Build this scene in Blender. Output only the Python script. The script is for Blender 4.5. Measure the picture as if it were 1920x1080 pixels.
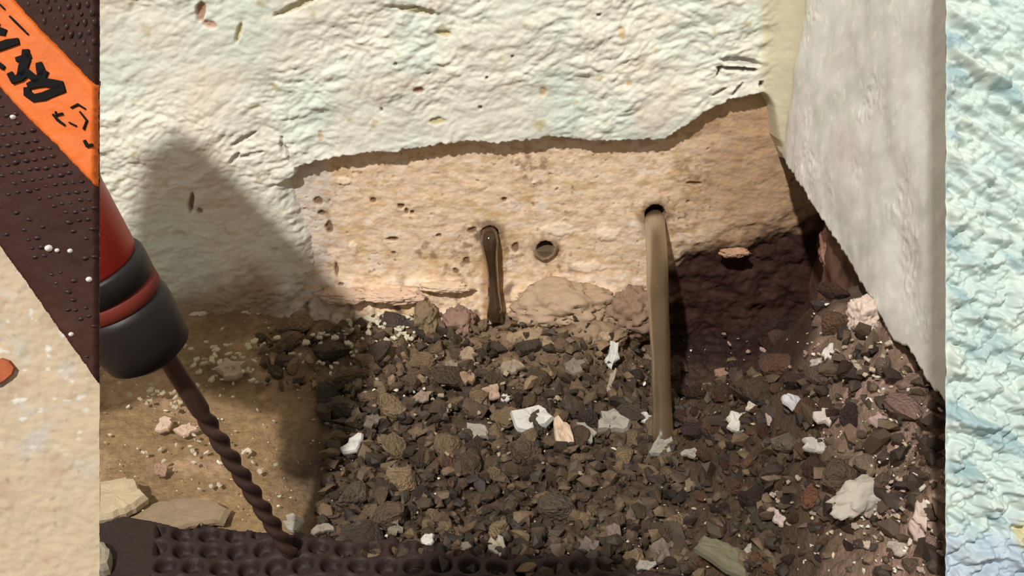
import bpy, bmesh, math, random
import numpy as np
from mathutils import Vector, Matrix, noise as mnoise

for o in list(bpy.data.objects):
    bpy.data.objects.remove(o)
SC = bpy.context.scene
COL = SC.collection

# ------------------------------------------------------------------ camera
PITCH = math.radians(30.0)
CAM = np.array([0.0, -0.90, 0.55])
F = 1900.0                                   # focal length in pixels of a 1920 wide frame
cd = bpy.data.cameras.new('camera')
cd.sensor_width = 36.0
cd.lens = F / 1920.0 * 36.0
cd.clip_start = 0.01
cam = bpy.data.objects.new('camera', cd)
cam.location = CAM
cam.rotation_euler = (math.pi / 2 - PITCH, 0, 0)
COL.objects.link(cam)
SC.camera = cam

# ------------------------------------------------------------------ world, lamp, exposure
w = bpy.data.worlds.new('world')
SC.world = w
w.use_nodes = True
w.node_tree.nodes['Background'].inputs[0].default_value = (1.0, 0.92, 0.82, 1)
w.node_tree.nodes['Background'].inputs[1].default_value = 0.34
ld = bpy.data.lights.new('work_lamp_light', 'AREA')
ld.shape = 'DISK'
ld.size = 0.16
ld.energy = 282.0
ld.color = (1.0, 0.98, 0.94)
lo = bpy.data.objects.new('work_lamp_light', ld)
lo.location = (-1.30, -3.20, 4.10)
lo.rotation_euler = (Vector((0.0, -0.10, 0.10)) - Vector(lo.location)).to_track_quat('-Z', 'Y').to_euler()
COL.objects.link(lo)
vs = SC.view_settings
vs.view_transform = 'Standard'
vs.look = 'None'
vs.exposure = 0.0
vs.gamma = 1.0
vs.use_curve_mapping = False

# ------------------------------------------------------------------ helpers
CP, SP = math.cos(PITCH), math.sin(PITCH)
AX = np.array([0, CP, -SP]); UP = np.array([0, SP, CP]); RT = np.array([1.0, 0, 0])
def ray(px, py): return AX + RT * ((px - 960) / F) + UP * ((540 - py) / F)
def at_depth(px, py, d): return CAM + ray(px, py) * d
def on_y(px, py, y=0.0):
    r = ray(px, py); return CAM + r * ((y - CAM[1]) / r[1])
def on_x(px, py, x):
    r = ray(px, py); return CAM + r * ((x - CAM[0]) / r[0])
def proj(x, y, z):
    rx, ry, rz = x - CAM[0], y - CAM[1], z - CAM[2]
    d = np.maximum(ry * CP - rz * SP, 0.02); u = ry * SP + rz * CP
    return 960 + F * rx / d, 540 - F * u / d
def lin(r, g, b):
    f = lambda c: ((c / 255 + 0.055) / 1.055) ** 2.4 if c / 255 > 0.04045 else c / 255 / 12.92
    return np.array([f(r), f(g), f(b)])
def smooth(a, b, x):
    t = np.clip((x - a) / (b - a), 0, 1); return t * t * (3 - 2 * t)
def mix(a, b, t):
    t = np.asarray(t)[..., None]; return a * (1 - t) + b * t

_rs = np.random.RandomState(7)
_perm = np.concatenate([_rs.permutation(512)] * 3)
_gr = _rs.normal(size=(512, 2)); _gr /= np.linalg.norm(_gr, axis=1)[:, None]
def perlin(x, y, seed=0):
    x = np.asarray(x, float) + seed * 17.37; y = np.asarray(y, float) + seed * 9.71
    xi = np.floor(x).astype(int); yi = np.floor(y).astype(int)
    xf = x - xi; yf = y - yi
    u = xf ** 3 * (xf * (xf * 6 - 15) + 10); v = yf ** 3 * (yf * (yf * 6 - 15) + 10)
    def g(i, j):
        h = _perm[(_perm[(xi + i) % 512] + yi + j) % 512]
        return _gr[h, 0] * (xf - i) + _gr[h, 1] * (yf - j)
    a = g(0, 0) * (1 - u) + g(1, 0) * u
    b = g(0, 1) * (1 - u) + g(1, 1) * u
    return (a * (1 - v) + b * v) * 1.5
def fbm(x, y, oct=4, seed=0, bill=False):
    s = 0; a = 1.0; tot = 0
    for k in range(oct):
        n = perlin(x * 2 ** k, y * 2 ** k, seed + k * 3)
        s = s + a * (np.abs(n) * 2 - 0.5 if bill else n); tot += a; a *= 0.5
    return s / tot
def sdist(poly, x, z):
    """signed distance to a closed polygon, positive outside"""
    poly = np.asarray(poly, float); d = np.full(x.shape, 1e9); ins = np.zeros(x.shape, bool)
    n = len(poly)
    for i in range(n):
        ax, az = poly[i]; bx, bz = poly[(i + 1) % n]
        ex, ez = bx - ax, bz - az
        t = np.clip(((x - ax) * ex + (z - az) * ez) / (ex * ex + ez * ez + 1e-12), 0, 1)
        d = np.minimum(d, (x - ax - t * ex) ** 2 + (z - az - t * ez) ** 2)
        c = (az > z) != (bz > z)
        ins ^= c & (x < ex * (z - az) / (ez if abs(ez) > 1e-12 else 1e-12) + ax)
    d = np.sqrt(d)
    return np.where(ins, -d, d)

def link(name, me, material=None, parent=None):
    o = bpy.data.objects.new(name, me); COL.objects.link(o)
    if material is not None and me is not None:
        if len(me.materials) == 0: me.materials.append(material)
    if parent is not None: o.parent = parent
    return o
def tag(o, label=None, cat=None, group=None, kind=None):
    if label: o['label'] = label
    if cat: o['category'] = cat
    if group: o['group'] = group
    if kind: o['kind'] = kind
    return o
def empty(name, loc=(0, 0, 0)):
    o = bpy.data.objects.new(name, None); o.location = loc; o.empty_display_size = 0.02
    COL.objects.link(o); return o
def grid_mesh(name, P, keep=None, colors=None, flip=False):
    nr, nc = P.shape[:2]
    idx = np.arange(nr * nc).reshape(nr, nc)
    q = np.stack([idx[:-1, :-1], idx[:-1, 1:], idx[1:, 1:], idx[1:, :-1]], -1)
    if flip: q = q[..., ::-1]
    q = q.reshape(-1, 4)
    if keep is not None:
        k = keep.reshape(-1); q = q[k[q].any(1)]
    used = np.zeros(nr * nc, bool); used[q.reshape(-1)] = True
    remap = np.cumsum(used) - 1
    q = remap[q]; V = P.reshape(-1, 3)[used]
    me = bpy.data.meshes.new(name)
    me.vertices.add(len(V)); me.vertices.foreach_set('co', V.astype(np.float32).ravel())
    me.loops.add(len(q) * 4); me.loops.foreach_set('vertex_index', q.astype(np.int32).ravel())
    me.polygons.add(len(q))
    me.polygons.foreach_set('loop_start', np.arange(0, len(q) * 4, 4, dtype=np.int32))
    me.polygons.foreach_set('use_smooth', np.ones(len(q), bool))
    if colors is not None:
        ca = me.color_attributes.new('tint', 'FLOAT_COLOR', 'POINT')
        C = np.ones((len(V), 4), np.float32); C[:, :3] = colors.reshape(-1, 3)[used]
        ca.data.foreach_set('color', C.ravel())
    me.update(); me.validate()
    return me
def raw_mesh(name, V, Fc, smooth_=True):
    me = bpy.data.meshes.new(name)
    me.from_pydata([tuple(map(float, v)) for v in V], [], [tuple(map(int, f)) for f in Fc])
    me.polygons.foreach_set('use_smooth', np.full(len(me.polygons), bool(smooth_)))
    me.update(); return me
def bm_mesh(name, bm, smooth_=False):
    bmesh.ops.recalc_face_normals(bm, faces=bm.faces)
    me = bpy.data.meshes.new(name); bm.to_mesh(me); bm.free()
    if smooth_: me.polygons.foreach_set('use_smooth', np.ones(len(me.polygons), bool))
    return me

# ------------------------------------------------------------------ materials
def material(name, base=None, attr=False, objcol=False, rough=0.8, spec=0.3, var=0.15, scale=60.0,
             bump=0.0, bscale=400.0, bdist=0.001, trans=0.0, ior=1.45, metal=0.0, coat=0.0):
    m = bpy.data.materials.new(name); m.use_nodes = True
    nt = m.node_tree; N = nt.nodes; L = nt.links; b = N['Principled BSDF']
    tc = N.new('ShaderNodeTexCoord')
    nz = N.new('ShaderNodeTexNoise'); nz.inputs['Scale'].default_value = scale; nz.inputs['Detail'].default_value = 6
    L.new(tc.outputs['Object'], nz.inputs['Vector'])
    mr = N.new('ShaderNodeMapRange'); mr.inputs[1].default_value = 0.25; mr.inputs[2].default_value = 0.75
    mr.inputs[3].default_value = 1 - var; mr.inputs[4].default_value = 1 + var
    L.new(nz.outputs['Fac'], mr.inputs[0])
    mu = N.new('ShaderNodeVectorMath'); mu.operation = 'SCALE'
    if attr:
        a = N.new('ShaderNodeAttribute'); a.attribute_name = 'tint'; L.new(a.outputs['Color'], mu.inputs[0])
    elif objcol:
        a = N.new('ShaderNodeObjectInfo'); L.new(a.outputs['Color'], mu.inputs[0])
    else:
        mu.inputs[0].default_value = tuple(base)
    L.new(mr.outputs[0], mu.inputs['Scale'])
    L.new(mu.outputs[0], b.inputs['Base Color'])
    b.inputs['Roughness'].default_value = rough
    b.inputs['Specular IOR Level'].default_value = spec
    b.inputs['Metallic'].default_value = metal
    b.inputs['Transmission Weight'].default_value = trans
    b.inputs['IOR'].default_value = ior
    b.inputs['Coat Weight'].default_value = coat
    if bump > 0:
        n2 = N.new('ShaderNodeTexNoise'); n2.inputs['Scale'].default_value = bscale; n2.inputs['Detail'].default_value = 5
        L.new(tc.outputs['Object'], n2.inputs['Vector'])
        bp = N.new('ShaderNodeBump'); bp.inputs['Strength'].default_value = bump; bp.inputs['Distance'].default_value = bdist
        L.new(n2.outputs['Fac'], bp.inputs['Height']); L.new(bp.outputs[0], b.inputs['Normal'])
    return m
M = {}
M['plaster'] = material('pale_plaster', attr=True, rough=0.62, spec=0.35, var=0.05, scale=70, bump=0.25, bscale=700, bdist=0.0006)
M['masonry'] = material('drilled_masonry', attr=True, rough=0.8, spec=0.25, var=0.09, scale=120, bump=0.4, bscale=600, bdist=0.001)
M['side'] = material('grey_plaster', attr=True, rough=0.6, spec=0.35, var=0.04, scale=50, bump=0.2, bscale=400, bdist=0.0006)
M['stucco'] = material('bluish_stucco', attr=True, rough=0.7, spec=0.3, var=0.05, scale=90, bump=0.3, bscale=700, bdist=0.0004)
M['soil'] = material('rubble_soil', attr=True, rough=0.7, spec=0.3, var=0.3, scale=160, bump=0.9, bscale=420, bdist=0.002)
M['stone'] = material('rubble_stone', objcol=True, rough=0.62, spec=0.4, var=0.28, scale=1.6, bump=0.6, bscale=6, bdist=0.1)
M['flake'] = material('plaster_flake', objcol=True, rough=0.75, spec=0.25, var=0.12, scale=120, bump=0.6, bscale=500, bdist=0.0008)
M['gravel'] = material('gravel', attr=True, rough=0.65, spec=0.4, var=0.2, scale=200)
M['water'] = material('murky_water', lin(116, 94, 68), rough=0.34, spec=0.45, var=0.2, scale=40, trans=0.55, ior=1.33)
M['water_dark'] = material('dark_murky_water', lin(70, 50, 34), rough=0.06, spec=0.6, var=0.2, scale=80, trans=0.15, ior=1.33, coat=0.6)
M['red'] = material('red_plastic', lin(158, 42, 34), rough=0.4, spec=0.5, var=0.05, scale=30)
M['dullred'] = material('dull_red_rubber', lin(112, 44, 34), rough=0.6, spec=0.3, var=0.1, scale=60)
M['black'] = material('black_rubber', lin(32, 27, 28), rough=0.5, spec=0.45, var=0.1, scale=60)
M['steel'] = material('dark_drill_steel', lin(78, 58, 52), rough=0.4, spec=0.5, var=0.2, scale=90, metal=0.5)
M['weave'] = material('dark_woven_cloth', lin(46, 32, 28), rough=0.6, spec=0.35, var=0.25, scale=140, bump=0.5, bscale=700, bdist=0.0006)
M['weave_board'] = material('maroon_woven_cloth', lin(54, 28, 22), rough=0.7, spec=0.2, var=0.3, scale=60, bump=0.4, bscale=700, bdist=0.0004)
M['strand'] = material('dark_strand', lin(56, 36, 34), rough=0.42, spec=0.5, var=0.2, scale=200)
M['orange'] = material('orange_woven_band', lin(206, 100, 34), rough=0.6, spec=0.3, var=0.14, scale=90, bump=0.5, bscale=500, bdist=0.0005)
M['ink'] = material('black_print', lin(13, 12, 13), rough=0.7, spec=0.12, var=0.1, scale=300)
M['board'] = material('beige_board', attr=True, rough=0.75, spec=0.25, var=0.06, scale=90, bump=0.25, bscale=600, bdist=0.0004)
M['wood'] = material('rough_wood', lin(150, 118, 82), rough=0.7, var=0.2, scale=40)

# ------------------------------------------------------------------ floor height
def floor_h(x, y):
    x = np.asarray(x, float); y = np.asarray(y, float)
    bank = 0.185 * smooth(0.12, 0.262, x) * smooth(0.08, 0.27, -y)
    pit = -0.030 * smooth(0.07, 0.15, x) * smooth(0.30, 0.22, x) * smooth(0.22, 0.06, -y)
    mound = 0.022 * np.exp(-((x - 0.06) / 0.07) ** 2 - ((y + 0.02) / 0.05) ** 2)
    left = 0.012 * smooth(-0.10, -0.30, x) * smooth(0.20, 0.0, -y)
    return bank + pit + mound + left + 0.006 * fbm(x * 14, y * 14, 3, 5)
_fx0, _fy0, _fs = -1.05, -1.05, 0.003
_fxs = np.arange(_fx0, 0.45, _fs); _fys = np.arange(_fy0, 0.10, _fs)
_FT = floor_h(*np.meshgrid(_fxs, _fys)).tolist(); _floor_exact = floor_h
def fh(x, y):
    a = (x - _fx0) / _fs; b = (y - _fy0) / _fs
    i = min(max(int(a), 0), len(_fxs) - 2); j = min(max(int(b), 0), len(_fys) - 2); a -= i; b -= j
    r0 = _FT[j]; r1 = _FT[j + 1]
    return (r0[i] * (1 - a) + r0[i + 1] * a) * (1 - b) + (r1[i] * (1 - a) + r1[i + 1] * a) * b
def on_floor(px, py):
    r = ray(px, py); t = 0.35
    rx, ry, rz = map(float, r); cx, cy, cz = map(float, CAM)
    for _ in range(700):
        y = cy + ry * t
        if cz + rz * t <= fh(cx + rx * t, y) or y > 0.0: break
        t += 0.0012
    return CAM + r * t

def coords(lo_, hi, f0, f1, fine, coarse):
    a = np.arange(f0, f1, fine)
    L = np.arange(lo_, f0, coarse) if lo_ < f0 else np.array([])
    R = np.arange(f1 + coarse, hi, coarse) if hi > f1 else np.array([])
    return np.concatenate([L, a, [f1], R])

XS = 0.250                                   # the right wall's face
# ------------------------------------------------------------------ back wall: masonry behind, plaster coat in front
lip = [(555, 318), (575, 312), (620, 305), (680, 291), (740, 290), (800, 280), (870, 271), (950, 273), (1030, 262), (1100, 269),
       (1180, 269), (1250, 266), (1290, 240), (1330, 215), (1370, 192), (1424, 179)]
right = [(1436, 205), (1444, 262), (1475, 315)]
leftedge = [(572, 590), (588, 560), (604, 520), (598, 455), (575, 385)]
TP = 0.0155
W = lambda l: [tuple(on_y(px, py, -TP)[[0, 2]]) for px, py in l]
rec = W(lip) + W(right) + [(0.30, 0.12), (0.30, -0.12)] + [(W([(572, 590)])[0][0], -0.12)] + W(leftedge)

# masonry
xs = coords(-0.40, 0.34, -0.26, 0.30, 0.0011, 0.01); zs = coords(-0.08, 0.34, -0.05, 0.255, 0.0011, 0.01)
X, Z = np.meshgrid(xs, zs)
HOLES = [((918, 440), 17), ((1022, 464), 17), ((1228, 402), 19)]
Y = 0.0015 * fbm(X * 50, Z * 75, 4, 11) + 0.0004 * fbm(X * 240, Z * 330, 2, 12)
px, py = proj(X, Y, Z)
pits = fbm(X * 130, Z * 160, 3, 13)
pit_m = smooth(0.36, 0.55, pits) * smooth(-0.05, 0.3, fbm(X * 20, Z * 20, 3, 113)) * 0.9
Y += 0.0018 * pit_m
# rough foot of the masonry, leaning out towards the floor
foot = smooth(0.055, -0.01, Z - 0.012 * fbm(X * 30, Z * 30, 3, 14))
Y -= foot * (0.016 + 0.010 * fbm(X * 45, Z * 45, 4, 15)) * smooth(0.16, 0.08, X)
base = lin(232, 204, 174) * np.ones(X.shape + (1,))
base = mix(base, lin(220, 188, 146), smooth(0.05, 0.45, fbm(X * 22, Z * 34, 4, 16)))
base = mix(base, lin(234, 214, 194), smooth(0.10, 0.5, fbm(X * 35, Z * 60, 4, 17)))
base = mix(base, lin(178, 142, 110), 0.9 * smooth(0.08, 0.36, fbm(X * 55, Z * 80, 4, 18)) * smooth(1120, 1300, px))
base = mix(base, lin(170, 136, 106), smooth(1200, 1400, px + 120 * fbm(X * 20, Z * 20, 3, 19)) * 0.85)
base = mix(base, lin(212, 198, 184), smooth(660, 590, px + 60 * fbm(X * 40, Z * 40, 3, 20)))
spk = smooth(0.30, 0.46, fbm(X * 170, Z * 210, 2, 131)) * smooth(-0.15, 0.35, fbm(X * 16, Z * 22, 3, 132))
base = mix(base, lin(150, 116, 80), spk * 0.75)
base = mix(base, lin(196, 160, 116), smooth(0.02, 0.30, fbm(X * 70, Z * 150, 4, 133)) * 0.55)
base = mix(base, lin(126, 98, 66), pit_m * 0.8)
def mark(mx, my, rx_, ry_, col, dep, am=0.9):
    global base, Y
    c_ = on_y(mx, my, 0.0); e_ = np.hypot((X - c_[0]) / (rx_ * 0.00052), (Z - c_[2]) / (ry_ * 0.00056)) + 0.5 * fbm(X * 130, Z * 130, 3, int(mx) % 89)
    k_ = smooth(1.1, 0.7, e_); base = mix(base, col, k_ * am); Y = Y + dep * k_
for mm in ((700, 376, 6, 5), (752, 386, 6, 5), (762, 396, 4, 6), (773, 399, 4, 4), (822, 442, 6, 3), (735, 448, 12, 4), (738, 474, 5, 4), (631, 505, 4, 16), (945, 374, 5, 5), (640, 530, 6, 3), (886, 432, 9, 6), (1300, 344, 14, 3), (875, 490, 8, 8), (855, 508, 6, 6), (966, 466, 8, 10), (598, 378, 10, 8), (602, 400, 8, 6), (617, 425, 8, 14)):
    mark(*mm, lin(120, 92, 66), 0.0022)
for mm in ((1048, 430, 34, 14), (1140, 440, 22, 14), (662, 465, 9, 15), (645, 340, 14, 8), (780, 527, 70, 7), (1100, 500, 40, 12), (1000, 345, 6, 6)):
    mark(*mm, lin(240, 220, 196), -0.0012, 0.7)
for gx_, gy_, gr_ in ((1000, 310, 60), (905, 450, 75), (960, 470, 45), (800, 470, 40), (860, 500, 60), (1040, 500, 60), (610, 390, 30), (615, 480, 30), (1300, 330, 60)):
    gc = on_y(gx_, gy_, 0.0); gm = smooth(1.0, 0.3, np.hypot(X - gc[0], Z - gc[2]) / (gr_ * 0.0005)) * smooth(-0.05, 0.3, fbm(X * 110, Z * 110, 4, gx_ % 97))
    base = mix(base, lin(132, 104, 74), gm * 0.7)
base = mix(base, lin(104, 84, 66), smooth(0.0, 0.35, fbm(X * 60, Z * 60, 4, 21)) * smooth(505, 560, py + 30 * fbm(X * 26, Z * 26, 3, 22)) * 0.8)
# dark brown colour mixed into the masonry low in the corner
dl = np.interp(px, [1180, 1250, 1300, 1400, 1470, 1530, 1620], [640, 500, 468, 448, 425, 408, 380])
dark_corner = smooth(-28, 34, py - dl + 36 * fbm(X * 35, Z * 35, 4, 23)) * smooth(1215, 1275, px + 40 * fbm(X * 30, Z * 30, 3, 24))
base = mix(base, lin(56, 33, 27), dark_corner)
base = mix(base, lin(76, 50, 38), dark_corner * smooth(0.1, 0.4, fbm(X * 50, Z * 50, 4, 25)) * 0.7)
Y += dark_corner * 0.008 * (1 + fbm(X * 40, Z * 40, 3, 26))
# wet streaks below the left hole and grime round the holes
for (hx, hy), hr in HOLES:
    c = on_y(hx, hy, 0.0); rad = hr * 0.5e-3 * 1.0
    dd = np.hypot(X - c[0], (Z - c[2]) * 0.96)
    g = smooth(rad * 2.3, rad * 1.1, dd + 0.006 * fbm(X * 120, Z * 120, 3, int(hx)))
    base = mix(base, lin(122, 98, 74), g * 0.85)
    if hx == 1022: Y -= 0.0045 * smooth(rad * 1.7, rad * 1.25, dd + 0.001 * fbm(X * 90, Z * 90, 2, 35))
    hole = smooth(rad * 1.06, rad * 0.92, dd)
    Y += hole * (0.030 if hx != 1022 else np.clip(0.004 + 1.9 * (Z - c[2]), 0.0005, 0.03))
    base = mix(base, lin(96, 78, 60), hole)
c = on_y(925, 470, 0.0)
st = smooth(0.016, 0.006, np.abs(X - c[0] + 0.003 * fbm(X * 20, Z * 60, 2, 30))) * smooth(c[2] + 0.03, c[2] - 0.005, Z) * (1 - dark_corner)
base = mix(base, lin(170, 126, 72), st * 0.75)
P = np.stack([X, Y, Z], -1)
wall_back = link('wall_back', grid_mesh('wall_back', P, colors=base), M['masonry'])
tag(wall_back, 'peach masonry strip laid bare at the wall foot, with three drill holes', None, None, 'structure')

# plaster coat
xs = coords(-1.0, 0.256, -0.45, 0.255, 0.00115, 0.012); zs = coords(-0.06, 0.75, -0.03, 0.36, 0.00115, 0.012)
X, Z = np.meshgrid(xs, zs)
sd = sdist(rec, X, Z) + (0.0030 * fbm(X * 180, Z * 180, 3, 40) + 0.0022 * fbm(X * 60, Z * 60, 3, 41)) * (1 - 0.9 * smooth(0.212, 0.228, X))
xl = on_y(640, 400)[0]; zt = on_y(600, 322)[2]
slope = smooth(xl + 0.01, xl - 0.02, X) * smooth(zt + 0.004, zt - 0.010, Z)
wid = 0.0026 + 0.024 * slope + 0.006 * smooth(0.222, 0.236, X)
u = 0.97 * X + 0.26 * Z; v = 0.97 * Z - 0.26 * X
wu = u + 0.010 * fbm(X * 18, Z * 18, 2, 42); wv = v + 0.008 * fbm(X * 18, Z * 18, 2, 43)
rel = (0.0075 * fbm(X * 9, Z * 12, 3, 44)
       + 0.0020 * fbm(wu * 22, wv * 50, 3, 45, bill=True)
       + 0.0013 * fbm(wu * 48, wv * 66, 2, 145, bill=True)
       + 0.0010 * fbm(wu * 80, wv * 120, 2, 46, bill=True)
       + 0.0004 * fbm(X * 330, Z * 330, 2, 47))
rel *= 0.55 + 0.75 * smooth(-0.3, 0.3, fbm(X * 8, Z * 8, 2, 48))
rel *= 1 - 0.8 * smooth(0.222, 0.236, X)
edge = smooth(0, 1, np.clip(sd / wid, 0, 1))
Y = -(TP + rel) * edge + 0.008 * (1 - edge)
px, py = proj(X, Y, Z)
R = 0.024
tt = np.clip(X - (XS + 0.004 - R), 0, R - 1e-4)
Y -= (R - np.sqrt(R * R - tt * tt)) * smooth(-0.004, 0.004, sd)
colr = lin(226, 224, 208) * np.ones(X.shape + (1,))
colr = mix(colr, lin(216, 224, 210), smooth(-0.05, 0.35, fbm(X * 9, Z * 9, 4, 50)))
colr = mix(colr, lin(224, 210, 192), smooth(0.1, 0.5, fbm(X * 12, Z * 16, 4, 51)) * 0.8)
colr = mix(colr, lin(190, 176, 132), smooth(0.36, 0.6, fbm(X * 45, Z * 45, 3, 52)) * 0.7)
colr = mix(colr, lin(200, 190, 160), smooth(1415, 1440, px) * 0.9)
# grime along the left foot of the plaster
gl = np.interp(px, [150, 300, 400, 480, 540, 600], [520, 545, 520, 490, 510, 600])
colr = mix(colr, lin(150, 118, 88), 0.85 * smooth(-25, 50, py - gl + 30 * fbm(X * 30, Z * 30, 3, 53)) * smooth(560, 500, px + 20 * fbm(X * 40, Z * 40, 3, 54)))
colr = mix(colr, lin(186, 180, 166), slope * smooth(0.05, 0.0, sd) * 0.6)
# chips and cracks seen in the coat
def chip(cx, cy, rx, ry, ang, depth, col, s=60):
    global Y, colr
    c = on_y(cx, cy, -TP); a = math.radians(ang)
    dx = (X - c[0]) / 0.0005; dz = (Z - c[2]) / 0.00056
    e = np.hypot((dx * math.cos(a) + dz * math.sin(a)) / rx, (-dx * math.sin(a) + dz * math.cos(a)) / ry)
    k = smooth(1.15, 0.75, e + 0.35 * fbm(X * 150, Z * 150, 3, s))
    Y = Y + depth * k; colr = mix(colr, col, k * 0.9)
brown = lin(160, 118, 92); tan_ = lin(205, 178, 140); grey = lin(178, 170, 160)
chip(376, 22, 8, 17, -15, 0.004, brown); chip(393, 46, 14, 6, -10, 0.002, lin(190, 150, 128))
chip(448, 60, 4, 18, -25, 0.003, lin(196, 182, 140)); chip(455, 262, 28, 4, 25, 0.0035, grey)
chip(440, 296, 14, 4, 40, 0.004, grey); chip(470, 290, 26, 3.5, 12, 0.003, grey); chip(528, 276, 4, 16, 0, 0.0035, grey); chip(538, 290, 3.5, 18, 10, 0.003, grey)
chip(358, 380, 5, 20, -18, 0.005, lin(130, 104, 80)); chip(374, 396, 6, 5, 0, 0.003, lin(150, 122, 92))
chip(785, 169, 10, 5, 0, 0.003, lin(150, 100, 80)); chip(1018, 172, 7, 9, 0, 0.001, tan_); chip(1166, 62, 6, 11, 10, 0.001, lin(208, 182, 140))
chip(1180, 156, 5, 5, 0, 0.001, tan_); chip(820, 228, 17, 6, 5, 0.002, lin(196, 186, 140)); chip(600, 258, 5, 10, 0, 0.001, tan_)
chip(832, 65, 14, 5, -8, 0.003, lin(196, 182, 140)); chip(555, 12, 40, 6, 20, 0.004, lin(188, 180, 150)); chip(780, 20, 40, 6, -8, 0.004, lin(190, 180, 150))
chip(742, 118, 3, 3, 0, 0.003, lin(140, 130, 110)); chip(900, 202, 4, 4, 0, 0.003, lin(150, 140, 100)); chip(715, 206, 3, 3, 0, 0.003, lin(140, 130, 110))
chip(912, 146, 3, 3, 0, 0.003, lin(140, 130, 110)); chip(1123, 28, 4, 2.5, 20, 0.003, lin(140, 130, 110)); chip(960, 106, 2.5, 3, 0, 0.003, lin(140, 130, 110))
# the peeled place by the corner
chip(1390, 117, 36, 6, -6, 0.006, lin(178, 174, 166)); chip(1385, 131, 38, 3.2, -3, 0.010, lin(120, 116, 108)); chip(1350, 135, 3, 9, -20, 0.008, lin(120, 116, 108))
chip(1348, 175, 14, 3, 30, 0.004, grey); chip(1383, 168, 3, 14, -40, 0.004, grey); chip(1427, 158, 4, 5, 0, 0.006, lin(120, 112, 100))
P = np.stack([X, Y, Z], -1)
keep = (sd > -0.003)
pc = link('plaster_coat', grid_mesh('plaster_coat', P, keep=keep, colors=colr), M['plaster'], wall_back)
pc['label'] = 'thick pale green-cream plaster coat with a jagged lower lip'

# ------------------------------------------------------------------ right wall
edge_px = [(1430, 235), (1444, 262), (1470, 310), (1500, 350), (1520, 395), (1545, 430), (1580, 488), (1600, 520), (1640, 575), (1668, 640), (1700, 662), (1732, 718), (1775, 765), (1850, 850), (1960, 990)]
E = np.array([on_x(px_, py_, XS)[[1, 2]] for px_, py_ in edge_px])
o_ = np.argsort(E[:, 0]); E = E[o_]
ys = coords(-0.95, 0.01, -0.60, 0.005, 0.0014, 0.012); zs = coords(0.10, 0.75, 0.13, 0.50, 0.0014, 0.012)
Yg, Zg = np.meshgrid(ys, zs)
zedge = np.interp(Yg, E[:, 0], E[:, 1]) + 0.0022 * fbm(Yg * 130, Zg * 130, 3, 60) + 0.002 * fbm(Yg * 50, Zg * 50, 2, 61)
a_ = 0.8 * Yg + 0.6 * Zg; b_ = 0.8 * Zg - 0.6 * Yg
rel = 0.005 * fbm(Yg * 9, Zg * 9, 3, 62) + 0.0014 * fbm(a_ * 50, b_ * 20, 3, 63) + 0.0009 * fbm(Yg * 110, Zg * 110, 3, 64, bill=True) * smooth(0.0, 0.4, fbm(Yg * 16, Zg * 16, 2, 65))
ed = smooth(0, 0.003, Zg - zedge)
Xg = XS - rel * ed + 0.045 * (1 - ed)
cs = lin(232, 231, 226) * np.ones(Xg.shape + (1,))
cs = mix(cs, lin(234, 228, 226), smooth(-0.1, 0.4, fbm(Yg * 12, Zg * 10, 3, 66)))
cs = mix(cs, lin(222, 226, 216), smooth(0.0, 0.4, fbm(a_ * 30, b_ * 12, 3, 67)))
cs = mix(cs, lin(248, 244, 234), smooth(0.30, 0.45, fbm(Yg * 80, Zg * 80, 2, 68)) * 0.8)
cs = mix(cs, lin(212, 204, 170), smooth(-0.045, -0.020, Yg) * 0.85)
side_keep = (Zg - zedge) > -0.004
wall_right = link('wall_right', grid_mesh('wall_right', np.stack([Xg, Yg, Zg], -1), keep=side_keep, colors=cs, flip=True), M['side'])
tag(wall_right, 'pale grey smooth plastered side wall right of the corner', None, None, 'structure')
# masonry behind and below the side plaster
ys = np.arange(-0.95, 0.03, 0.004); zs = np.arange(-0.08, 0.40, 0.004)
Yg, Zg = np.meshgrid(ys, zs)
Xg = XS + 0.012 + 0.045 * smooth(-0.16, -0.07, Yg) + 0.006 * fbm(Yg * 30, Zg * 30, 4, 70)
cm = mix(lin(104, 74, 60) * np.ones(Xg.shape + (1,)), lin(70, 44, 36), smooth(-0.1, 0.3, fbm(Yg * 25, Zg * 25, 4, 71)))
so = link('masonry_core', grid_mesh('masonry_core', np.stack([Xg, Yg, Zg], -1), colors=cm, flip=True), M['masonry'], wall_right)
so['label'] = 'dark red-brown masonry under the cut edge of the side plaster'

# ------------------------------------------------------------------ floor
xs = coords(-1.0, 0.40, -0.42, 0.30, 0.002, 0.015); ys = coords(-1.0, 0.04, -0.47, 0.03, 0.002, 0.015)
X, Y = np.meshgrid(xs, ys)
H = floor_h(X, Y)
px, py = proj(X, Y, H)
rough = smooth(480, 640, px + 60 * fbm(X * 12, Y * 12, 2, 80))
clod = smooth(1440, 1560, px) + 0.6 * rough
Z = H - 0.003 + 0.010 * clod * fbm(X * 26, Y * 26, 4, 88) + (0.0015 + 0.004 * rough) * fbm(X * 60, Y * 60, 4, 81, bill=True) + 0.0012 * fbm(X * 200, Y * 200, 2, 82)
cf = lin(138, 112, 80) * np.ones(X.shape + (1,))
cf = mix(cf, lin(166, 136, 106), smooth(0.0, 0.4, fbm(X * 14, Y * 18, 4, 83)))
cf = mix(cf, mix(lin(74, 59, 46) * np.ones(X.shape + (1,)), lin(122, 100, 78), smooth(740, 640, py) * smooth(1260, 1180, px)), rough)
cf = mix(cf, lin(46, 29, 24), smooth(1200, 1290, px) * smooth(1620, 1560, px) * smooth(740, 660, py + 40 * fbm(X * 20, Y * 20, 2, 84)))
bank = smooth(1480, 1600, px + 50 * fbm(X * 20, Y * 20, 3, 85)) * smooth(520, 600, py)
cf = mix(cf, lin(122, 100, 84), bank)
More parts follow.
